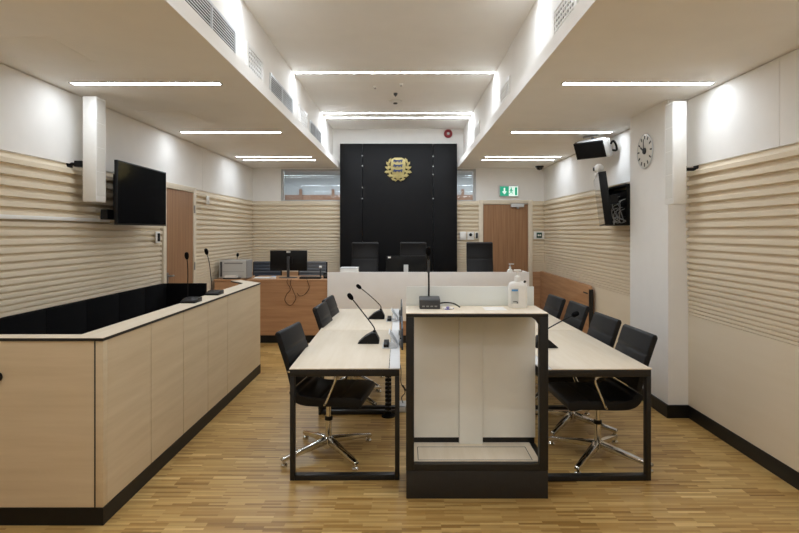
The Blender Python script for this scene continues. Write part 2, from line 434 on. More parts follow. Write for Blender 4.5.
# vents on the fascias
def louvre(side, y0, y1, label, z0=2.945, z1=3.215):
    x = UL if side < 0 else UR; s = 1 if side < 0 else -1
    t = thing('vent_grille', label, 'vent', (x, (y0 + y1) / 2, z0), group='grey louvred vents on the raised ceiling side')
    h = (y1 - y0) / 2; H = z1 - z0; d = .014 * s
    fr = MB()
    for a, b, e, f in ((-h, h, 0, .012), (-h, h, H - .012, H), (-h, -h + .014, .012, H - .012), (h - .014, h, .012, H - .012), (-.008, .008, .012, H - .012)):
        fr.box(min(0, d), max(0, d), a, b, e, f)
    fr.build('frame', 'light_grey', t, smooth=False)
    MB().box(min(0, d * .1), max(0, d * .1), -h + .014, h - .014, .012, H - .012).build('backing', 'dark_gap', t)
    l = MB(); n = 12
    for i in range(n):
        z = .018 + (H - .036) * i / (n - 1)
        for a, b in ((-h + .015, -.009), (.009, h - .015)):
            l.add([(d * .15, a, z + .009), (d * .15, b, z + .009), (d, b, z - .004), (d, a, z - .004), (d * .15, a, z + .0115), (d * .15, b, z + .0115), (d, b, z + .006), (d, a, z + .006)],
                  [(0, 1, 2, 3), (4, 5, 6, 7), (0, 1, 5, 4), (1, 2, 6, 5), (2, 3, 7, 6), (3, 0, 4, 7)])
    l.build('louvres', 'light_grey', t, smooth=False)
louvre(-1, 3.14, 4.15, 'large grey louvred vent nearest on the left of the raised ceiling')
louvre(-1, 5.23, 6.27, 'grey louvred vent in the middle of the raised ceiling left side')
louvre(-1, 7.42, 8.40, 'grey louvred vent farthest along the raised ceiling left side')
def grid_vent(side, y0, y1, label, z0=2.945, z1=3.25):
    x = UL if side < 0 else UR; s = 1 if side < 0 else -1
    t = thing('vent_grille', label, 'vent', (x, (y0 + y1) / 2, z0), group='small white grid vents on the raised ceiling')
    h = (y1 - y0) / 2; H = z1 - z0; d = .012 * s
    fr = MB()
    for a, b, e, f in ((-h, h, 0, .035), (-h, h, H - .035, H), (-h, -h + .04, .035, H - .035), (h - .04, h, .035, H - .035)):
        fr.box(min(0, d), max(0, d), a, b, e, f)
    fr.build('frame', 'white_plastic', t, smooth=False)
    MB().box(min(0, d * .1), max(0, d * .1), -h + .04, h - .04, .035, H - .035).build('backing', 'dark_gap', t)
    l = MB()
    for i in range(9):
        a = -h + .04 + (2 * h - .08) * (i + .5) / 9
        l.box(min(0, d * .7), max(0, d * .7), a - .008, a + .008, .035, H - .035)
    for i in range(6):
        e = .035 + (H - .07) * (i + .5) / 6
        l.box(min(0, d * .8), max(0, d * .8), -h + .04, h - .04, e - .007, e + .007)
    l.build('grid', 'white_plastic', t, smooth=False)
grid_vent(-1, 4.45, 4.97, 'small white grid vent between the first two grey vents on the left')
grid_vent(-1, 6.66, 7.18, 'small white grid vent before the farthest grey vent on the left')
grid_vent(1, 3.30, 3.84, 'white grid vent nearest on the right of the raised ceiling')
grid_vent(1, 5.44, 5.97, 'white grid vent in the middle on the right of the raised ceiling')
grid_vent(1, 7.66, 8.18, 'white grid vent farthest along the right of the raised ceiling')

# sprinklers and detector
def disc(name, x, y, z, r, hgt, mat, label, cat, group=None):
    t = thing(name, label, cat, (x, y, z), group=group)
    MB().lathe([(r, 0), (r, -hgt * .4), (r * .75, -hgt), (.001, -hgt)], 20).build('body', mat, t)
    MB().lathe([(r * .3, -hgt), (r * .3, -hgt * 1.5), (.001, -hgt * 1.6)], 12).build('sensor', 'grey_plastic', t)
disc('sprinkler_head', -.39, 6.96, ZU, .03, .02, 'white_plastic', 'small pale sprinkler head on the raised ceiling, the left one', 'sprinkler', 'sprinkler heads on the raised ceiling')
disc('sprinkler_head', -.13, 7.30, ZU, .028, .03, 'grey_plastic', 'small dark sprinkler head above the round detector', 'sprinkler', 'sprinkler heads on the raised ceiling')
disc('sprinkler_head', -.05, 6.84, ZU, .026, .02, 'white_plastic', 'small pale sprinkler head on the raised ceiling, the right one', 'sprinkler', 'sprinkler heads on the raised ceiling')
disc('smoke_detector', -.14, 7.72, ZU, .095, .03, 'white_plastic', 'round smoke detector on the raised ceiling', 'smoke detector')

# dome camera
t = thing('dome_camera', 'small black dome camera on the ceiling at the far right corner', 'camera', (2.41, 9.55, ZC))
MB().lathe([(.075, 0), (.075, -.02), (.06, -.025), (.001, -.026)], 20).build('mount', 'plastic', t)
MB().lathe([(.058, -.025), (.054, -.045), (.035, -.066), (.001, -.075)], 20).build('dome', 'screen', t)

# fire alarm
t = thing('fire_alarm', 'round red fire alarm on the white wall above the black panel', 'alarm', (.795, YB, 3.46))
rm = Matrix.Rotation(R(90), 4, 'X')
MB().lathe([(.078, 0), (.078, .03), (.06, .05), (.042, .05), (.038, .035), (.001, .035)], 28, rm).build('housing', 'red', t)
MB().lathe([(.026, .035), (.022, .05), (.001, .055)], 20, rm).build('sounder', 'light_grey', t)

# ---------------------------------------------------------------- black feature panel and emblem
t = thing('black_wall_panel', 'tall matte black panel of three boards behind the bench', 'wall panel', (-.118, YB - .01, 0))
for a, b in ((-1.068, -.662), (-.656, .626), (.632, 1.068)):
    MB().box(a, b, -.10, -.002, 0, 3.262).build('board', 'black_panel', t, bevel=.004)
for x, zs in ((-.659, (3.04, 2.855, 2.46, 2.26)), (.629, (3.03, 2.845, 2.70, 2.26))):
    for z in zs: MB().cyl((x, -.098, z), (x, -.106, z), .012, n=12).build('bolt', 'light_grey', t)

t = thing('coat_of_arms', 'gilded coat of arms with three blue lions and oak wreath', 'emblem', (-.125, YB - .112, 2.79)); t.scale = (.91, 1, .91)
RX = lambda poly, y0, y1, mb: mb.prism(poly, 'y', y0, y1)
sh = [(-.135, .20), (-.07, .235), (.07, .235), (.135, .20), (.15, .10), (.145, -.02), (.11, -.11), (0, -.17), (-.11, -.11), (-.145, -.02), (-.15, .10)]
RX(sh, -.03, 0, MB()).build('shield', 'gold', t, bevel=.006)
lion = [(-.10, .005), (-.085, .028), (-.06, .030), (-.05, .018), (.04, .018), (.06, .03), (.085, .022), (.10, .034), (.092, .008), (.075, .004), (.082, -.03), (.06, -.03), (.055, -.006),
        (.03, -.008), (.03, -.03), (.008, -.03), (.008, -.008), (-.03, -.008), (-.04, -.03), (-.062, -.03), (-.055, -.004), (-.085, -.022), (-.10, -.012), (-.075, .006)]
for z in (.165, .07, -.03):
    RX([(x, y + z) for x, y in lion], -.042, -.030, MB()).build('lion', 'blue', t)
def leaf(cx, cz, ang, ln=.13, wd=.055):
    pts = []
    n = 20
    for i in range(n):
        th = 2 * PI * i / n
        rr = 1 + .18 * math.cos(5 * th)
        u, v = math.cos(th) * ln / 2 * rr, math.sin(th) * wd / 2 * rr
        pts.append((cx + u * math.cos(ang) - v * math.sin(ang), cz + u * math.sin(ang) + v * math.cos(ang)))
    return pts
for s in (-1, 1):
    for cx, cz, ang, ln, wd in ((.165, .17, 2.0, .12, .06), (.205, .11, .9, .11, .055), (.185, .03, 2.4, .12, .06), (.225, .03, .6, .09, .05), (.22, -.05, -.2, .11, .065), (.165, -.05, 2.2, .10, .05),
                               (.15, -.125, .1, .13, .07), (.085, -.15, 2.0, .11, .055), (.09, -.20, .45, .12, .05), (.03, -.15, 1.2, .09, .05)):
        RX(leaf(s * cx, cz, ang if s > 0 else PI - ang, ln * .92, wd * .84), -.026 - random.random() * .012, -.001, MB()).build('oak_leaf', 'gold', t, bevel=.004, seg=1)
    pth = [(s * .06, -.012, -.24), (0, -.014, -.19), (-s * .1, -.014, -.14), (-s * .185, -.012, -.04), (-s * .20, -.012, .08), (-s * .15, -.012, .19)]
    MB().tube(spline(pth, 5), .011, 6).build('branch', 'gold', t)

# ---------------------------------------------------------------- wall items
t = thing('exit_sign', 'lit green and white exit sign above the back door', 'exit sign', (1.91, YB, 2.295))
MB().box(-.18, .18, -.045, 0, 0, .21).build('housing', 'light_grey', t, bevel=.006)
MB().box(-.165, -.004, -.049, -.045, .018, .192).build('arrow_panel', 'green', t)
MB().box(-.004, .165, -.049, -.045, .018, .192).build('figure_panel', 'sign_white', t)
MB().prism([(-.098, .165), (-.072, .165), (-.072, .10), (-.04, .10), (-.085, .045), (-.13, .10), (-.098, .10)], 'y', -.052, -.049).build('down_arrow', 'sign_white', t)
f = MB().prism([(.02 + .014 * math.cos(a * PI / 5) + .02, .16 + .014 * math.sin(a * PI / 5)) for a in range(10)], 'y', -.052, -.049)
f.prism([(.025, .142), (.05, .145), (.062, .118), (.08, .108), (.076, .098), (.053, .108), (.046, .12), (.046, .095), (.066, .078), (.06, .045), (.048, .045), (.052, .072), (.03, .085), (.018, .055), (.0, .05), (-.001, .06), (.012, .066), (.024, .098), (.024, .12), (.012, .105), (.004, .11)], 'y', -.052, -.049)
f.build('running_figure', 'green', t)
MB().box(.105, .15, -.052, -.049, .03, .175).build('door_symbol', 'green', t)

def plate(name, loc, label, cat, w, h, rz=0, mat='white_plastic', group=None):
    t = thing(name, label, cat, loc, rz, group)
    MB().box(-w / 2, w / 2, -.014, 0, -h / 2, h / 2).build('plate', mat, t, bevel=.004)
    return t
yb = YB - .0395
t = plate('light_switch', (1.065, yb, 1.58), 'white double light switch right beside the black wall panel', 'switch', .12, .15, group='switch plates beside the black panel')
MB().box(-.04, .04, -.022, -.014, -.055, .055).build('rocker', 'white_plastic', t, bevel=.003)
t = plate('light_switch', (1.205, yb, 1.58), 'white wall plate with dark round dial left of the back door', 'switch', .12, .15, group='switch plates beside the black panel')
MB().lathe([(.03, 0), (.026, .02), (.001, .022)], 16, Matrix.Translation((0, -.014, .02)) @ Matrix.Rotation(R(90), 4, 'X')).build('dial', 'plastic', t)
t = plate('card_reader', (1.318, yb, 1.585), 'slim dark card reader on the wall beside the back door frame', 'card reader', .06, .12)
MB().box(-.018, .018, -.024, -.014, -.05, .05).build('reader', 'plastic', t, bevel=.004)
t = plate('alarm_button_plate', (2.462, yb, 1.59), 'white plate with dark green square sign right of the back door', 'wall sign', .20, .14)
MB().box(-.05, .05, -.02, -.014, -.05, .05).build('green_square', 'dkgreen', t, bevel=.003)
MB().prism([(-.035, .0), (-.012, .022), (-.012, .008), (.012, .008), (.012, .022), (.035, 0), (.012, -.022), (.012, -.008), (-.012, -.008), (-.012, -.022)], 'y', -.023, -.02).build('arrow_symbol', 'paper', t)
t = plate('thermostat', (XL + .0395, 6.0, 1.59), 'small white wall thermostat with dark display left of the side door', 'thermostat', .10, .13, R(90))
MB().box(-.02, .03, -.02, -.014, -.045, .045).build('display', 'plastic', t)
t = plate('motion_sensor', (XL + .0395, 7.52, 2.10), 'small white sensor high on the ribbed left wall beyond the door', 'sensor', .10, .12, R(90))
MB().ball((0, -.016, -.01), .025, sc=(1, .6, 1)).build('lens', 'white_plastic', t)
o = bx('cable_trunking', (XL + .0385, XL + .052, YF + .1, 5.02, 1.742, 1.772), 'white_plastic', bevel=.002)
tag(o, 'thin white cable trunking running along the ribbed left wall', 'trunking')

# speakers
def column_speaker(x, y, z0, z1, label, side):
    t = thing('wall_speaker', label, 'speaker', (x, y, z0), group='tall white wall speakers')
    H = z1 - z0
    MB().box(-.056, .056, 0, .15, 0, H).build('cabinet', 'white_plastic', t, bevel=.004)
    g = MB()
    for i in range(4): g.box(-.057 if side > 0 else .052, -.052 if side > 0 else .057, .015, .135, .05 + i * (H - .06) / 4, .046 + (i + 1) * (H - .06) / 4)
    g.build('grille', 'shaded_grille', t, smooth=False)
    b = MB()
    by = .035 if side < 0 else .17
    dx = side * (.182 if side < 0 else .222)
    b.tube([(0, .152, H * .36), (side * .085, by + .02, H * .36), (side * .09, by, H * .36), (dx, by, H * .36)], .014, 8)
    b.box(min(side*.07,side*.13), max(side*.07,side*.13), by - .03, by + .03, H * .36 - .025, H * .36 + .025)
    b.box(min(dx, dx + side * .012), max(dx, dx + side * .012), by - .035, by + .035, H * .36 - .05, H * .36 + .05)
    b.build('bracket', 'plastic', t)
column_speaker(-2.636, 4.45, 1.905, 2.785, 'tall white column speaker on the left wall beside the screen', -1)
column_speaker(2.296, 4.45, 1.885, 2.742, 'tall white column speaker in front of the right column', 1)

# screens; local front faces -y
def tv(loc, rz, rx, w, h, th, label, name='wall_television', cat='television', sm='screen'):
    t = thing(name, label, cat, loc, rz, rx=rx)
    MB().box(-w / 2, w / 2, 0, th, -h / 2, h / 2).build('casing', 'plastic', t, bevel=.004)
    MB().box(-w / 2 + .012, w / 2 - .012, -.002, 0, -h / 2 + .016, h / 2 - .012).build('screen', sm, t)
    return t
t = tv((-2.54, 5.19, 2.0), R(90) + R(1.5), 0, 1.02, .572, .028, 'large black television on the left wall beside the white speaker')
MB().box(-.35, .35, .028, .06, -.22, .16).box(-.06, .06, .06, .235, -.05, .05).box(-.12, .12, .2, .236, -.2, .2).build('wall_bracket', 'plastic', t)
MB().box(-.50, -.30, .09, .15, -.24, -.15).box(-.40, -.34, .06, .09, -.22, -.17).build('connector_box', 'plastic', t)
t = tv((2.205, 6.06, 2.0), R(-106.8), R(7), .98, .565, .078, 'large black television on the right seen edge-on beyond the column')
MB().box(-.2, .2, .078, .10, -.16, .16).box(-.05, .05, .10, .20, -.05, .05).build('bracket', 'plastic', t)
t = thing('media_rack', 'black wall rack of cabling behind the edge-on right television', 'rack', (2.555, 6.18, 1.725))
r = MB().box(-.11, 0, -.30, .32, 0, .02).box(-.11, 0, -.30, .32, .44, .46).box(-.015, 0, -.30, .32, .02, .44).box(-.11, -.015, -.30, -.285, .02, .44).box(-.11, -.015, .305, .32, .02, .44)
r.build('case', 'plastic', t)
r = MB()
for i in range(3): r.box(-.09, -.015, -.25, .27, .10 + i * .11, .15 + i * .11)
r.build('device', 'plastic', t, bevel=.003)
for i in range(12):
    y0 = -.25 + random.random() * .4; z0 = .1 + random.random() * .28
    p = [(-.09, y0, z0), (-.13, y0 + .05, z0 - .03), (-.135, y0 + random.uniform(-.1, .12), z0 - .10), (-.10, y0 + random.uniform(-.1, .15), .05), (-.09, y0 + random.uniform(-.1, .2), .028)]
    MB().tube(spline(p, 5), .0038, 6).build('cable', 'light_grey' if i % 2 else 'white_plastic', t)
t = thing('video_camera', 'small white conference camera perched on the right television', 'video camera', (2.165, 5.95, 2.268), R(-100))
MB().box(-.05, .05, -.04, .05, 0, .045).build('base', 'white_plastic', t, bevel=.01)
MB().ball((0, 0, .085), .056, sc=(1.15, 1, 1)).build('head', 'white_plastic', t)
MB().cyl((0, -.04, .085), (0, -.062, .085), .022).build('lens', 'plastic', t)
t = tv((2.249, 6.50, 2.644), R(-48), R(27), .385, .21, .07, 'small monitor hung tilted from the ceiling on the right', 'ceiling_monitor', 'monitor', 'matt_screen')
MB().box(.1935, .25, .005, .075, -.105, .105).build('side_casing', 'printer', t, bevel=.004)
MB().box(-.15, .2, .01, .075, .1055, .118).build('top_cover', 'light_grey', t, bevel=.003)
hm = Matrix.Rotation(R(-27), 4, 'X')
MB().box(-.05, .05, .07, .095, -.05, .05).tube([(.0, .09, .0), (.0, .14, .06), (0, .14, .15)], .018, 8).box(-.09, .09, .08, .16, .135, .155).build('ceiling_bracket', 'steel', t)
MB().tube(spline([(.25, .06, .03), (.285, .07, .06), (.305, .075, .0), (.295, .075, -.06), (.25, .07, -.05)], 5), .013, 8).build('cable', 'plastic', t)

# clock on the column side (faces -x)
t = thing('wall_clock', 'round clear wall clock on the side of the white column', 'clock', (2.34, 5.175, 2.435), R(-90))
rm = Matrix.Rotation(R(90), 4, 'X')
MB().lathe([(.165, .004), (.165, .012), (.001, .013)], 40, rm).build('dial', 'dial', t)
MB().lathe([(.035, 0), (.03, .024), (.001, .026)], 20, rm).build('hub', 'plastic', t)
MB().tube([(.165 * math.cos(a * PI / 24), -.012, .165 * math.sin(a * PI / 24)) for a in range(49)], .005, 6).build('rim', 'light_grey', t)
for i in range(12):
    m = Matrix.Rotation(R(30 * i), 4, 'Y')
    MB().box(-.007, .007, -.017, -.0135, .115, .15, m).build('hour_mark', 'plastic', t)
MB().box(-.008, .008, -.024, -.019, -.02, .085, Matrix.Rotation(R(-60), 4, 'Y')).build('hour_hand', 'plastic', t)
MB().box(-.006, .006, -.028, -.025, -.02, .115, Matrix.Rotation(R(0), 4, 'Y')).build('minute_hand', 'plastic', t)

# oak panel standing along the right wall
t = thing('oak_side_panel', 'low brown oak panel standing along the right wall by the chairs', 'panel', (2.50, 8.475, 0))
pts = [(-1.28, 0), (1.29, 0), (1.29, .935), (-1.22, .922), (-1.26, .908), (-1.28, .87)]
MB().prism([(y, z) for y, z in pts], 'x', -.02, .035).build('board', 'oak_y', t, bevel=.004)
MB().prism([(-1.295, 0), (-1.2805, 0), (-1.2805, .875), (-1.295, .865)], 'x', -.02, .035).build('edge_strip', 'black', t)
MB().box(-.0225, -.018, -1.24, -1.06, .805, .825).build('grip_slot', 'plastic', t)

# ---------------------------------------------------------------- dock enclosure on the left
t = thing('dock', 'maple panelled dock enclosure with black lining on the left', 'dock', (-1.70, 3.0, 0))
XD, XW, LEN, HD = 0, XL + .032 + 1.70, 3.26, 1.055
HP = HD - .018
pn = [0, .57, 1.09, 1.60, 2.11, LEN]
for a, b in zip(pn[:-1], pn[1:]):
    MB().box(-.03, XD, a + (.045 if a == 0 else .004), b - .004, .099, HP).build('side_panel', 'maple_y', t, bevel=.001, seg=1)
MB().box(-.042, 0, 0, .043, .099, HP).build('corner_post', 'maple_y', t, bevel=.001)
MB().box(-.0485, -.0425, -.001, .03, .01, HP).build('corner_seam', 'black', t)
MB().box(-.60, -.050, 0, .03, .099, HP).build('front_panel', 'maple_x', t, bevel=.001, seg=1)
MB().box(XW, -.604, 0, .03, .099, HP).build('front_panel', 'maple_x', t, bevel=.001, seg=1)
MB().cyl((-.592, 0, .835), (-.592, -.03, .835), .028, n=20).build('lock_knob', 'plastic', t)
MB().box(-.03, .004, -.004, LEN, 0, .097).box(XW, -.03, -.004, .03, 0, .097).build('plinth', 'base', t)
# angled return at the far end
ret = [(0, LEN), (-.33, LEN + .34), (-.36, LEN + .32), (-.03, LEN - .02)]
MB().prism(ret, 'z', .099, HP).build('return_panel', 'maple_x', t)
MB().prism(ret, 'z', 0, .097).build('plinth', 'base', t)
rail = [(.004, -.006), (.004, LEN), (-.33, LEN + .345), (-.43, LEN + .26), (-.18, LEN - .05), (-.18, .10), (XW, .10), (XW, -.006)]
MB().prism(rail, 'z', HP, HD - .0025).build('rail_edge', 'black', t)
MB().prism([(x - (.001 if x > 0 else 0), y + (.001 if y < 0 else 0)) for x, y in rail], 'z', HD - .0025, HD).build('top_rail', 'desk_top', t)
# black lining
MB().box(-.05, -.031, .05, LEN - .03, .02, HP - .002).box(XW + .02, -.05, .031, .05, .02, HP - .002).build('lining', 'lining', t)
y = .05
for i in range(6):
    MB().box(XW, XW + .05, y, y + .515, .02, HD + .002).build('lining_panel', 'lining', t, bevel=.004)
    y += .519
MB().box(XW + .05, XW + .50, y - .03, y + .02, .02, HD + .002).build('lining_panel', 'lining', t, bevel=.004)

# gooseneck microphone used on the dock rail and the clerk counter
def goose(loc, rz, label, base, path, head, mat='plastic', group=None, r=.005, collar=True):
    t = thing('gooseneck_microphone', label, 'microphone', loc, rz, group)
    base(t)
    sp = spline(path, 6)
    MB().tube(sp, r, 8).build('gooseneck', 'plastic', t)
    d = (Vector(path[-1]) - Vector(path[-2])).normalized(); e = Vector(path[-1])
    hd = MB().tube([e - d * .005, e + d * .012, e + d * .03, e + d * .05, e + d * .056], [head * .55, head * .95, head, head * .8, head * .3], 12)
    hd.build('microphone_head', 'lining', t)
    return t
def flat_base(w, d, h, mat='plastic'):
    def f(t):
        MB().prism([(-d / 2, 0), (d / 2, 0), (d / 2, h), (.0, h), (-d / 2, h * .45)], 'x', -w / 2, w / 2).build('base', mat, t, bevel=.004)
        m = MB()
        for i in range(3): m.box(-w * .3 + i * w * .22, -w * .3 + i * w * .22 + .018, d * .12, d * .32, h, h + .003)
        m.build('button', 'grey_plastic', t)
    return f
goose((-1.812, 4.52, HD), 0, 'gooseneck microphone on the dock rail, the nearer one', flat_base(.125, .16, .036), [(-.042, .03, .03), (-.042, .03, .16), (-.04, .025, .28), (-.037, .0, .37)], .018, r=.004, group='microphones on the dock rail')
goose((-1.815, 5.08, HD), 0, 'gooseneck microphone on the dock rail, the farther one by the printer', flat_base(.125, .16, .036), [(-.035, .03, .03), (-.045, .03, .16), (-.06, .025, .30), (-.072, .0, .385)], .018, r=.004, group='microphones on the dock rail')

# ---------------------------------------------------------------- desks
def make_desk(label, W, Lg, group, loc, rz, mirror):
    """long axis y; outer (chair) side at x=0; inner side carries a white cable channel"""
    t = thing('courtroom_desk', label, 'desk', loc, rz, group)
    s = -1 if mirror else 1
    def B(m, x0, x1, *r): return m.box(min(s * x0, s * x1), max(s * x0, s * x1), *r)
    H = .745; T = .031
    B(MB(), 0, W - .075, 0, Lg, H - .007, H).build('tabletop', 'desk_top', t, bevel=.002)
    B(MB(), W - .072, W, 0, Lg, H - .007, H).build('cable_channel', 'channel', t, bevel=.002)
    for y in (.004, Lg - .10):
        for x in (.004, W - .035):
            B(MB(), x, x + T, y, y + .05, .0, H - .055).build('leg', 'black', t, bevel=.003)
        B(MB(), .035, W - .035, y, y + .05, 0, .036).build('foot_rail', 'black', t, bevel=.003)
        B(MB(), .004, W - .004, y, y + .05, H - .055, H - .009).build('top_rail', 'black', t, bevel=.003)
    B(MB(), .10, .14, .064, Lg - .10, H - .06, H - .009).build('beam', 'black', t)
    B(MB(), W - .16, W - .12, .064, Lg - .10, H - .06, H - .009).build('beam', 'black', t)
    return t
RL = R(.75); RR = R(1.1)
make_desk('maple topped desk on black frame left of lectern, nearer one', .736, 1.375, 'desks left of the lectern', (-.768, 3.53, 0), RL, False)
make_desk('maple topped desk left of the lectern, farther one by the bench', .736, 1.36, 'desks left of the lectern', (-.768 - 1.387 * math.sin(RL), 3.53 + 1.387, 0), RL, False)
make_desk('maple topped desk right of lectern, nearer one', .74, 1.385, 'desks right of the lectern', (1.637, 3.53, 0), RR, True)
make_desk('maple topped desk right of the lectern, farther one by the bench', .74, 1.35, 'desks right of the lectern', (1.637 - 1.397 * math.sin(RR), 3.53 + 1.397, 0), RR, True)

def wedge_base(t):
    # operator side at -x (tip), tall end at +x
    pts = [(-.09, 0), (.085, 0), (.085, .03), (.058, .085), (.025, .087), (-.03, .056), (-.085, .008)]
    MB().prism(pts, 'y', -.055, .055).build('base', 'plastic', t, bevel=.006)
    MB().cyl((.045, 0, .082), (.045, 0, .102), .012).build('collar', 'plastic', t)
gd = 'wedge microphones on the desks'
HT = .745
goose((-.295, 4.36, HT), 0, 'wedge based microphone on the nearer left desk', wedge_base, [(.045, 0, .10), (.035, 0, .135), (-.06, 0, .26), (-.135, -.02, .36)], .02, group=gd)
goose((-.298, 5.58, HT), 0, 'wedge based microphone on the farther left desk', wedge_base, [(.045, 0, .10), (.035, 0, .14), (-.07, 0, .24), (-.165, -.02, .32)], .02, group=gd)
goose((1.105, 4.20, HT), R(180), 'wedge based microphone leaning low over the nearer right desk', wedge_base, [(.045, 0, .10), (.02, 0, .12), (-.10, 0, .188), (-.215, 0, .246)], .021, group=gd)

# flip-up power sockets
for loc, lab in (((-.128, 4.245, HT), 'open grey flip-up socket box on the nearer left desk'), ((-.140, 5.47, HT), 'open grey flip-up socket box on the farther left desk')):
    t = thing('socket_box', lab, 'socket box', loc, RL, 'flip-up socket boxes on the left desks')
    MB().box(-.05, .06, -.11, .11, 0, .006).build('frame', 'light_grey', t, bevel=.001)
    MB().box(-.04, .0, -.10, .10, .006, .03).build('socket_strip', 'plastic', t, bevel=.003)
    MB().prism([(.005, .006), (.012, .006), (.06, .0145), (.055, .022)], 'y', -.1, .1).build('ramp', 'channel', t)
    MB().prism([(-.002, .115), (.006, .118), (.068, .020), (.058, .012)], 'y', -.1, .1).build('lid', 'channel', t)
# upright screens on the inner desk edge
for y0, y1, x, lab in ((4.17, 4.80, -.028, 'thin grey divider screen on the nearer left desk edge'), (5.37, 6.0, -.040, 'thin grey divider screen on the farther left desk edge')):
    t = thing('divider_screen', lab, 'screen', (x, y0, HT - .1), RL, 'divider screens beside the left desks')
    MB().box(0, .014, 0, y1 - y0, .08, .25).build('panel', 'screen_grey', t, bevel=.002)
    MB().box(-.021, -.0002, .08, .13, .08, .14).box(-.021, -.0002, y1 - y0 - .13, y1 - y0 - .08, .08, .14).build('clamp', 'steel', t)
# cable spine, floor box and loose cable
t = thing('cable_spine', 'black vertebrae cable spine under the nearer left desk', 'cable spine', (-.15, 4.77, 0))
MB().lathe([(.06, 0), (.06, .012), (.02, .02), (.001, .02)], 20).build('foot', 'plastic', t)
m = MB()
for i in range(17): m.box(-.028, .028, -.022, .022, .025 + i * .0365, .05 + i * .0365).box(-.008, .008, -.008, .008, .05 + i * .0365, .0625 + i * .0365)
m.build('vertebrae', 'plastic', t, bevel=.004, seg=1)
t = thing('floor_box', 'small pale floor socket box between left desk and lectern', 'floor box', (-.03, 4.95, 0))
MB().box(-.05, .05, -.08, .08, 0, .06).build('box', 'grey_metal', t, bevel=.004)
MB().box(-.03, .03, -.084, -.08, .012, .048).build('socket', 'white_plastic', t)
o = MB().tube(spline([(-.02, 4.95, .065), (-.03, 4.8, .16), (.0, 4.75, .22), (-.02, 4.7, .30), (.012, 4.72, .24), (-.035, 4.76, .30), (-.04, 4.85, .42), (-.10, 4.88, .60)], 7), .004, 6).build('power_cable', 'plastic')
tag(o, 'looped black power cable hanging between left desk and lectern', 'cable')

# ---------------------------------------------------------------- chairs (face +x)
def shell(cl, t, y0, y1, seams=(), notch=.010, n=60):
    """thick padded strip along a centreline in x,z with stitched seams on its upper side"""
    P = spline([(p[0], 0, p[1]) for p in cl], 14)
    Ls = [0]
    for a, b in zip(P[:-1], P[1:]): Ls.append(Ls[-1] + (b - a).length)
    up, lo = [], []
    tot = Ls[-1]
    for i, p in enumerate(P):
        d = (P[min(i + 1, len(P) - 1)] - P[max(i - 1, 0)]).normalized()
        nrm = Vector((-d.z, 0, d.x))
        u = Ls[i] / tot
        k = sum(math.exp(-((u - s) * tot / .007) ** 2) for s in seams)
        e = min(1, math.sqrt(max(0, 1 - (1 - min(u, 1 - u) * tot / .022) ** 2))) if min(u, 1 - u) * tot < .022 else 1
        up.append(p + nrm * (t / 2 * max(e, .3) - notch * k)); lo.append(p - nrm * t / 2 * max(e, .3))
    poly = [(v.x, v.z) for v in up] + [(v.x, v.z) for v in reversed(lo)]
    return MB().prism(poly, 'y', y0, y1)
def star(t, n, rad, z, rot, mat='chrome'):
    for i in range(n):
        a = rot + 2 * PI * i / n
        m = Matrix.Rotation(a, 4, 'Z')
        pts = [(.03, z + .035), (.03, z - .012), (rad, z - .052), (rad + .012, z - .042), (rad + .004, z - .028)]
        lg = MB(); pr = pts
        vs = []
        for s in (-1, 1):
            for x, zz in pr:
                vs.append(m @ Vector((x, s * (.024 if x < .1 else .017), zz)))
        k = len(pr)
        lg.add(vs, [tuple(range(k)), tuple(range(2 * k - 1, k - 1, -1))] + [(j, j + k, (j + 1) % k + k, (j + 1) % k) for j in range(k)])
        l = lg.build('leg', mat, t, bevel=.003)
        g = m @ Vector((rad - .012, 0, 0))
        MB().lathe([(.024, 0), (.024, .012), (.015, .02), (.012, .022), (.012, z - .045)], 14, Matrix.Translation((g.x, g.y, 0))).build('glide', 'chrome', l)
def make_chair(label, loc, rz, group, rot=R(45)):
    t = thing('swivel_chair', label, 'chair', loc, rz, group)
    star(t, 4, .372, .088, rot)
    MB().lathe([(.036, .045), (.036, .115), (.024, .125), (.024, .265), (.018, .267), (.018, .418)], 18).build('post', 'chrome', t)
    MB().lathe([(.029, .250), (.029, .273), (.019, .277)], 18).build('post_collar', 'plastic', t)
    MB().box(-.10, .10, -.08, .08, .405, .424).build('seat_plate', 'steel', t)
    se = shell([(-.193, .535), (-.178, .487), (-.13, .458), (-.03, .452), (.12, .458), (.24, .460), (.305, .445)][::-1][::-1], .066, -.235, .235, (.45, .72), .006)
    se.build('seat', 'leather', t, bevel=.012)
    bk = shell([(-.318, .935), (-.270, .80), (-.224, .66), (-.196, .545)], .045, -.228, .228, (.36, .62), .008)
    bk.build('backrest', 'leather', t, bevel=.014)
    for s in (-1, 1):
        y = s * .25
        pth = [(.02, s * .10, .425), (.03, s * .22, .43), (.055, y, .46), (.09, y, .54), (.12, y, .62), (.10, y, .658), (-.02, y, .665), (-.15, y, .665), (-.228, s * .235, .66)]
        MB().tube(spline(pth, 6), .009, 8).build('armrest', 'chrome', t)
    return t
ch = make_chair('black swivel chair at the nearer left desk, alone and closest to the dock', (-.57, 3.98, 0), R(-8), 'black swivel chairs at the desks', R(46.5))
gl = 'black swivel chairs at the desks'
dup(ch, (-.53, 5.24, 0), R(-4), 'black swivel chair second along the left desks, front of the touching pair', gl)
dup(ch, (-.53, 5.80, 0), R(-4), 'black swivel chair third along the left desks, nearest the bench', gl)
dup(ch, (1.41, 3.90, 0), R(180 + 3), 'black swivel chair nearest the white column at the right desk', gl)
dup(ch, (1.415, 4.53, 0), R(180 + 4), 'black swivel chair second along the right desks', gl)
dup(ch, (1.435, 5.33, 0), R(180 + 3), 'black swivel chair third along the right desks behind the low microphone head', gl)
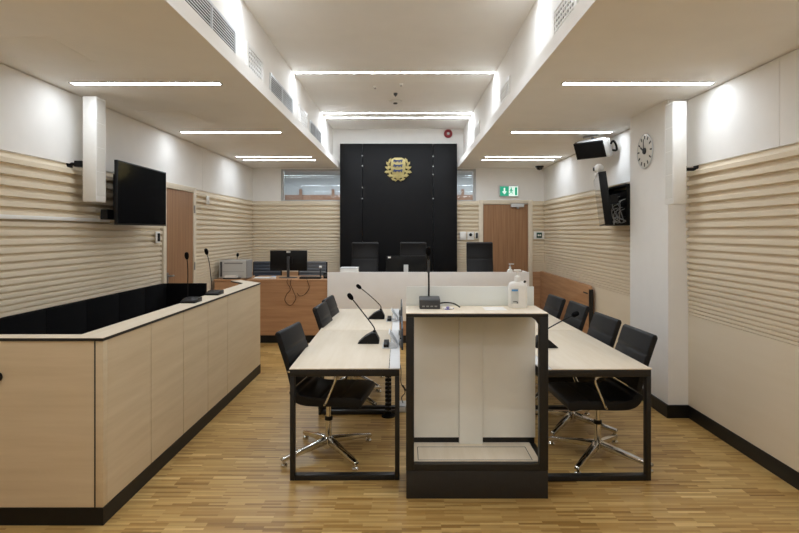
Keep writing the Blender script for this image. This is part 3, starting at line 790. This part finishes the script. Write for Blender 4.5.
dup(ch, (1.375, 5.90, 0), R(180 + 4), 'black swivel chair farthest along the right desks by the oak panel', gl)

# ---------------------------------------------------------------- lectern
t = thing('lectern', 'tall open lectern with black frame and frosted glass edge', 'lectern', (.006, 3.296, 0))
W, D, HL = .881, .35, 1.148
MB().box(.002, W - .002, .0, D, 0, .172).build('plinth', 'plinth', t, bevel=.003)
for x0, x1 in ((0, .05), (W - .055, W)):
    MB().box(x0, x1, 0, .045, .174, HL - .025).build('post', 'black', t, bevel=.003)
for x0, x1 in ((0, .04), (W - .04, W)): MB().box(x0, x1, .046, D - .016, .174, .214).build('side_rail', 'black', t, bevel=.003)
MB().box(.05, W - .055, 0, .04, .174, .212).build('bottom_rail', 'black', t)
MB().box(0, W, 0, D, HL - .025, HL - .005).build('top_frame', 'black', t, bevel=.002)
MB().prism([(W - .055, HL - .025), (W - .055, HL - .075), (W - .075, HL - .045), (W - .105, HL - .025)], 'y', .0, .04).build('corner_brace', 'black', t)
MB().box(0, W, 0, D - .012, HL - .005, HL).build('top_board', 'desk_top', t, bevel=.001)
st = MB().box(.041, W - .041, .045, D - .014, .174, .217).build('step_board', 'desk_top', t)
il = MB().box(.075, W - .085, .055, .058, .217, .2178).box(.075, W - .085, .255, .26, .217, .2178).box(.075, .079, .055, .26, .217, .2178).box(W - .089, W - .085, .055, .26, .217, .2178)
il.build('inlay_line', 'dark_gap', st)
MB().box(.004, W - .004, D - .010, D - .002, .174, HL - .025).build('back_frame', 'black', t)
MB().box(.002, .360, D - .026, D - .0105, .255, HL - .026).build('back_panel', 'offwhite', t, bevel=.001)
MB().box(.522, W - .002, D - .026, D - .0105, .255, HL - .026).build('back_panel', 'offwhite', t, bevel=.001)
MB().box(.362, .520, D - .042, D - .0105, .2172, HL - .026).build('cable_cover', 'offwhite', t, bevel=.002)
MB().box(.003, W - .008, D - .011, D - .001, HL - .004, HL + .130).build('glass_upstand', 'frost', t, bevel=.001)

def lect_base(t):
    MB().prism([(-.06, 0), (.06, 0), (.06, .072), (.03, .074), (-.05, .064), (-.06, .058)], 'x', -.0675, .0675).build('base', 'grey_plastic', t, bevel=.004)
    m = MB()
    for i in range(4): m.box(-.05 + i * .027, -.033 + i * .027, -.062, -.0598, .014, .022)
    m.build('button', 'steel', t)
g = goose((.162, 3.53, HL), 0, 'tall upright gooseneck microphone on the lectern top', lect_base, [(-.003, .03, .07), (-.003, .03, .18), (-.005, .03, .28), (-.005, .022, .35)], .02, r=.006)
MB().tube([(-.004, .03, .23), (-.005, .03, .32)], .009, 10).build('gooseneck_sleeve', 'grey_plastic', g)
MB().tube(spline([(.0675, 0, .03), (.11, -.01, .036), (.16, -.015, .03), (.20, -.03, .008)], 6), .0045, 8).build('cable', 'plastic', g)
t = thing('earphone_set', 'small violet and white earphones lying beside the lectern microphone', 'earphones', (.285, 3.45, HL))
for i, (x, y) in enumerate(((-.03, 0), (-.005, .02), (.012, -.01))): MB().ball((x, y, .009), .009, 10, (1.5, 1, 1)).build('earpiece', 'purple' if i % 2 else 'paper', t)
MB().tube(spline([(-.03, 0, .004), (-.01, -.02, .004), (.02, .01, .004), (.03, .03, .004), (-.005, .02, .004)], 6), .003, 6).build('wire', 'purple', t)
o = bx('paper_sheet', (.515, .655, 3.41, 3.56, HL, HL + .002), 'paper')
tag(o, 'blank white paper sheet lying flat on the lectern top', 'paper')

def rr(w, d, r, n=5):
    out = []
    for cx, cy, a0 in ((w / 2 - r, d / 2 - r, 0), (-w / 2 + r, d / 2 - r, 90), (-w / 2 + r, -d / 2 + r, 180), (w / 2 - r, -d / 2 + r, 270)):
        for i in range(n + 1):
            a = R(a0 + 90 * i / n); out.append((cx + r * math.cos(a), cy + r * math.sin(a)))
    return out
t = thing('sanitizer_bottle', 'large white hand sanitizer pump bottle standing on the lectern', 'bottle', (.75, 3.55, HL), R(8))
m = MB(); rings = [(.0, .94), (.006, 1), (.140, 1), (.158, .93), (.168, .75), (.172, .35), (.184, .33)]
base = rr(.118, .075, .022)
n = len(base); vs = []
for z, k in rings: vs += [(x * k, y * k, z) for x, y in base]
m.add(vs, [(i * n + j, i * n + (j + 1) % n, (i + 1) * n + (j + 1) % n, (i + 1) * n + j) for i in range(len(rings) - 1) for j in range(n)] + [tuple(range(n - 1, -1, -1)), tuple((len(rings) - 1) * n + j for j in range(n))])
m.build('body', 'white_plastic', t)
lb = MB().box(-.056, -.008, -.0392, -.0374, .03, .13).build('label', 'label_grey', t)
MB().box(-.054, -.012, -.0402, -.0392, .112, .124).build('label_stripe', 'label_blue', lb)
MB().box(-.045, -.015, -.0402, -.0392, .04, .046).box(-.02, -.012, -.0402, -.0392, .032, .04).build('label_print', 'grey_plastic', lb)
p = MB().lathe([(.021, .180), (.020, .205), (.011, .212), (.008, .215), (.008, .238)], 16)
p.build('pump_neck', 'white_plastic', t)
MB().box(-.026, .022, -.011, .011, .238, .252).build('pump_head', 'white_plastic', t, bevel=.004)
MB().cyl((.036, -.02, .165), (.044, -.028, .178), .007).build('cap_tab', 'plastic', t)

# ---------------------------------------------------------------- far end: dais, bench, clerk counter
struct(bx('floor_dais', (XL + .04, 1.62, 8.06, 9.2, 0, .2), 'floor'), 'raised oak floor behind the bench and counter', 'floor')
t = thing('judges_bench', 'long white fronted bench across the far end of the room', 'bench', (.34, 7.92, 0))
MB().box(-1.49, 1.50, -.03, -.002, .33, 1.056).build('front_screen', 'bench_board', t, bevel=.002)
MB().box(-1.47, 1.48, 0, .02, .113, .93).build('lower_front', 'oak_x', t)
MB().box(-1.47, 1.48, 0, .02, 0, .112).build('plinth', 'base', t)
MB().box(-1.48, 1.49, .0, .70, .931, .944).build('worktop', 'desk_top', t, bevel=.002)
for x in (-1.47, 1.45): MB().box(x, x + .03, .021, .125, 0, .93).build('side_panel', 'oak_y', t)
MB().box(1.47, 1.50, -.002, .35, .95, 1.05).build('end_screen', 'bench_board', t)

t = thing('clerk_counter', 'brown oak clerk counter with black plinth left of the bench', 'counter', (-1.16, 7.92, 0))
MB().box(-1.20, 0, 0, .03, .115, .915).build('front_panel', 'oak_x', t)
MB().box(-1.20, -.01, .01, .03, 0, .113).build('plinth', 'base', t)
MB().box(-1.20, 0, -.004, .72, .916, .944).build('worktop', 'oak_x', t, bevel=.002)
MB().box(-.03, 0, .031, .13, 0, .915).build('side_panel', 'oak_y', t)
t = thing('side_cabinet', 'small brown oak cabinet under the printer by the left wall', 'cabinet', (-2.57, 7.72, 0))
MB().box(-.19, .19, .01, .70, .10, .935).build('carcass', 'oak_y', t)
MB().box(-.188, .188, -.008, .01, .105, .93).build('door', 'oak_x', t, bevel=.002)
MB().box(-.20, .195, -.01, .72, .936, .962).build('top_board', 'oak_x', t, bevel=.002)
MB().box(-.18, .18, .03, .69, 0, .10).build('plinth', 'base', t)

t = thing('printer', 'light grey office printer on the oak side cabinet', 'printer', (-2.535, 7.86, .962))
MB().box(-.205, .20, .012, .30, 0, .27).build('body', 'printer_side', t, bevel=.006)
MB().box(-.205, .19, 0, .012, .01, .268).build('front_cover', 'printer', t, bevel=.004)
MB().box(-.13, .14, -.003, 0, .215, .235).box(-.15, .165, -.003, 0, .10, .105).build('paper_slot', 'printer_side', t)
MB().box(-.19, -.16, -.006, 0, .03, .25).build('control_panel', 'grey_plastic', t, bevel=.002)
MB().box(-.12, .12, -.09, 0, .0, .018).build('output_tray', 'plastic', t, bevel=.003)
MB().box(-.10, .08, -.08, -.005, .0185, .05).build('printed_paper', 'paper', t)

def desk_mon(loc, rz, w, h, zc, label, tilt=0, clip=True):
    t = thing('desk_monitor', label, 'monitor', loc, rz)
    MB().box(-w / 2, w / 2, -.02, .02, zc - h / 2, zc + h / 2).build('casing', 'plastic', t, bevel=.005)
    MB().box(-w / 2 + .012, w / 2 - .012, -.022, -.02, zc - h / 2 + .016, zc + h / 2 - .012).build('screen', 'screen', t)
    MB().lathe([(.12, 0), (.12, .008), (.03, .014), (.001, .014)], 24, Matrix.Translation((0, .04, 0)), 1.2, .8).build('stand_base', 'grey_plastic', t)
    return t
t = desk_mon((-1.80, 8.25, .944), R(180), .57, .312, .265, 'black desk monitor seen from behind on the clerk counter')
MB().box(-.02, .02, .021, .05, .012, .33).build('stand_pole', 'grey_plastic', t, bevel=.004)
MB().box(-.03, .03, .0202, .023, .385, .415).build('label_sticker', 'light_grey', t)
MB().box(-.06, .06, .0205, .03, .22, .30).build('mount_plate', 'plastic', t)
t = desk_mon((.015, 8.28, .944), R(180), .62, .26, .205, 'black desk monitor seen from behind in the middle of the bench')
MB().box(-.035, .035, .0205, .05, .012, .20).build('stand_pole', 'light_grey', t, bevel=.004)
MB().box(.235, .28, .0202, .023, .30, .325).build('label_sticker', 'paper', t)

# small items on the counter
goose((-2.64, 8.33, .962), 0, 'dark gooseneck microphone rising behind the printer', flat_base(.10, .12, .04), [(0, .02, .04), (0, .02, .16), (.01, .01, .25), (.025, -.01, .31)], .02)
t = thing('paper_stack', 'low stack of papers on the counter left of its monitor', 'papers', (-2.14, 8.10, .944), R(5))
for i in range(3): MB().box(-.15 + i * .006, .15 + i * .004, -.105, .105, i * .006, i * .006 + .0055, Matrix.Rotation(R(3 * i), 4, 'Z')).build('sheet_bundle', ('paper', 'beige', 'paper')[i], t)
t = thing('keyboard', 'dark computer keyboard on the counter right of its monitor', 'keyboard', (-1.42, 8.08, .944))
MB().prism([(-.07, 0), (.07, 0), (.07, .016), (-.07, .026)], 'x', -.17, .15).build('body', 'plastic', t, bevel=.003)
m = MB()
for i in range(4):
    for j in range(11): m.box(-.16 + j * .0275, -.138 + j * .0275, -.06 + i * .03, -.036 + i * .03, .026, .031)
m.build('keys', 'grey_plastic', t)
t = thing('desk_webcam', 'slim grey webcam stand with white head at the counter end', 'webcam', (-1.30, 8.2, .944))
MB().lathe([(.035, 0), (.035, .008), (.01, .012), (.001, .012)], 16).build('foot', 'grey_plastic', t)
MB().cyl((0, 0, .012), (0, 0, .15), .013, n=12).build('stem', 'grey_plastic', t)
MB().box(-.02, .02, -.02, .015, .15, .185).build('head', 'white_plastic', t, bevel=.005)
t = thing('desk_speaker', 'small black box at the counter end against the bench', 'box', (-1.205, 8.12, .944))
MB().box(-.034, .034, -.04, .04, 0, .085).build('body', 'plastic', t, bevel=.005)
MB().cyl((0, -.04, .045), (0, -.043, .045), .022).build('cone', 'grey_plastic', t)
t = thing('note_block', 'small pale note block in front of the counter monitor', 'note block', (-1.98, 8.02, .944), R(12))
MB().box(-.04, .04, -.035, .035, 0, .035).build('pad', 'paper', t, bevel=.002)
MB().cyl((-.03, -.01, .0395), (.035, .012, .0395), .0045, n=8).build('pencil', 'label_blue', t)
for pth, lab in ((([(-1.74, 7.92, .952), (-1.75, 7.908, .90), (-1.70, 7.905, .80), (-1.76, 7.905, .72), (-1.78, 7.905, .63), (-1.70, 7.905, .56), (-1.62, 7.905, .66), (-1.66, 7.905, .78), (-1.70, 7.907, .88), (-1.69, 7.92, .952)]), 'black cable hanging in a long loop from the counter front, left one'),
                 (([(-1.46, 7.92, .952), (-1.44, 7.907, .90), (-1.42, 7.905, .82), (-1.48, 7.905, .73), (-1.56, 7.905, .70), (-1.60, 7.905, .74)]), 'thin black cable drooping on the counter front below the keyboard')):
    o = MB().tube(spline(pth, 6), .0035, 6).build('hanging_cable', 'plastic')
    tag(o, lab, 'cable', 'cables hanging on the counter front')

# items on the bench
t = thing('document_tray', 'white document tray at the left end of the bench', 'tray', (-.84, 8.08, .944))
MB().box(-.13, .13, -.11, .11, 0, .15).build('body', 'white_plastic', t, bevel=.004)
MB().box(-.133, .133, -.113, .113, .15, .172).build('lid', 'channel', t, bevel=.003)
t = thing('soap_bottle', 'small white pump bottle standing on the bench before the back door', 'bottle', (1.60, 8.12, .944))
MB().lathe([(.045, 0), (.05, .01), (.05, .10), (.035, .135), (.016, .145), (.016, .16)], 18).build('body', 'white_plastic', t)
MB().lathe([(.02, .16), (.018, .178), (.006, .182), (.006, .215)], 14).build('pump_neck', 'light_grey', t)
MB().box(-.018, .06, -.01, .01, .212, .224).build('pump_spout', 'light_grey', t, bevel=.003)

# high-backed judges' chairs (face -y)
def judge_chair(label, loc, rz):
    t = thing('high_back_chair', label, 'chair', loc, rz, 'high backed chairs behind the bench')
    star(t, 5, .32, .085, .3)
    MB().lathe([(.036, .06), (.036, .125), (.026, .13), (.026, .42)], 16).build('post', 'chrome', t)
    shell([(-.25, .60), (-.24, .54), (-.20, .505), (0, .50), (.2, .505), (.27, .485)], .09, -.235, .235, (.5,), .008).build('seat', 'judge_leather', t, bevel=.02)
    shell([(-.31, 1.285), (-.315, 1.15), (-.29, .95), (-.25, .75), (-.235, .60)], .07, -.215, .215, (.40,), .008).build('backrest', 'judge_leather', t, bevel=.02)
    for s in (-1, 1):
        MB().tube(spline([(.1, s * .20, .47), (.12, s * .28, .50), (.13, s * .28, .66), (.06, s * .28, .70), (-.2, s * .27, .70), (-.26, s * .23, .70)], 6), .014, 8).build('armrest', 'plastic', t)
    return t
jc = judge_chair('black high-backed chair behind the left part of the bench', (-.655, 8.45, .2), R(-90))
gj = 'high backed chairs behind the bench'
dup(jc, (.135, 8.45, .2), R(-90), 'black high-backed chair behind the bench monitor', gj)
dup(jc, (1.22, 8.45, .2), R(-91), 'black high-backed chair before the brown back door', gj)

def clerk_chair(label, loc, mat):
    t = thing('ribbed_chair', label, 'chair', loc, R(-90), 'ribbed chairs at the clerk counter')
    star(t, 5, .29, .085, .5)
    MB().lathe([(.036, .06), (.036, .125), (.026, .13), (.026, .43)], 16).build('post', 'chrome', t)
    shell([(-.20, .48), (0, .475), (.2, .48), (.25, .465)], .06, -.23, .23, (.5,), .006).build('seat', mat, t, bevel=.012)
    shell([(-.27, .955), (-.265, .85), (-.245, .70), (-.215, .50)], .035, -.225, .225, (.12, .24, .36, .48, .6, .72), .010).build('backrest', mat, t, bevel=.008)
    for z in (.62, .70, .78, .86): MB().tube([(-.197 - (z - .5) * .16, -.215, z), (-.197 - (z - .5) * .16, .215, z)], .006, 6).build('rib', 'printer_side' if mat == 'mesh_grey' else 'mesh_grey', t)
    for s in (-1, 1): MB().tube([(-.24, s * .235, .52), (-.27, s * .235, .70), (-.288, s * .235, .945)], .012, 8).build('back_frame', 'plastic', t)
    return t
clerk_chair('blue grey ribbed chair behind the counter beside the printer', (-2.33, 8.75, .2), 'mesh_blue')
clerk_chair('mid grey ribbed chair behind the counter right of its monitor', (-1.56, 8.75, .2), 'mesh_grey')

# ---------------------------------------------------------------- camera, world, view
cam = bpy.data.cameras.new('camera'); co = bpy.data.objects.new('camera', cam); COL.objects.link(co)
co.location = (0, 0, 1.65); co.rotation_euler = (R(90), 0, 0)
cam.sensor_width = 36; cam.lens = 533 / 799 * 36
cam.shift_x = -5.5 / 799; cam.shift_y = -34.5 / 799
cam.clip_start = .05
SC.camera = co
wd = bpy.data.worlds.new('world'); SC.world = wd; wd.use_nodes = True
wd.node_tree.nodes['Background'].inputs[0].default_value = (.5, .5, .5, 1)
wd.node_tree.nodes['Background'].inputs[1].default_value = .05
SC.view_settings.view_transform = 'Standard'
SC.view_settings.look = 'None'
SC.view_settings.exposure = .46
SC.view_settings.gamma = 1
try:
    SC.cycles.caustics_reflective = False; SC.cycles.caustics_refractive = False
    SC.cycles.diffuse_bounces = 10; SC.cycles.max_bounces = 12
    SC.cycles.sample_clamp_indirect = 8
except Exception: pass
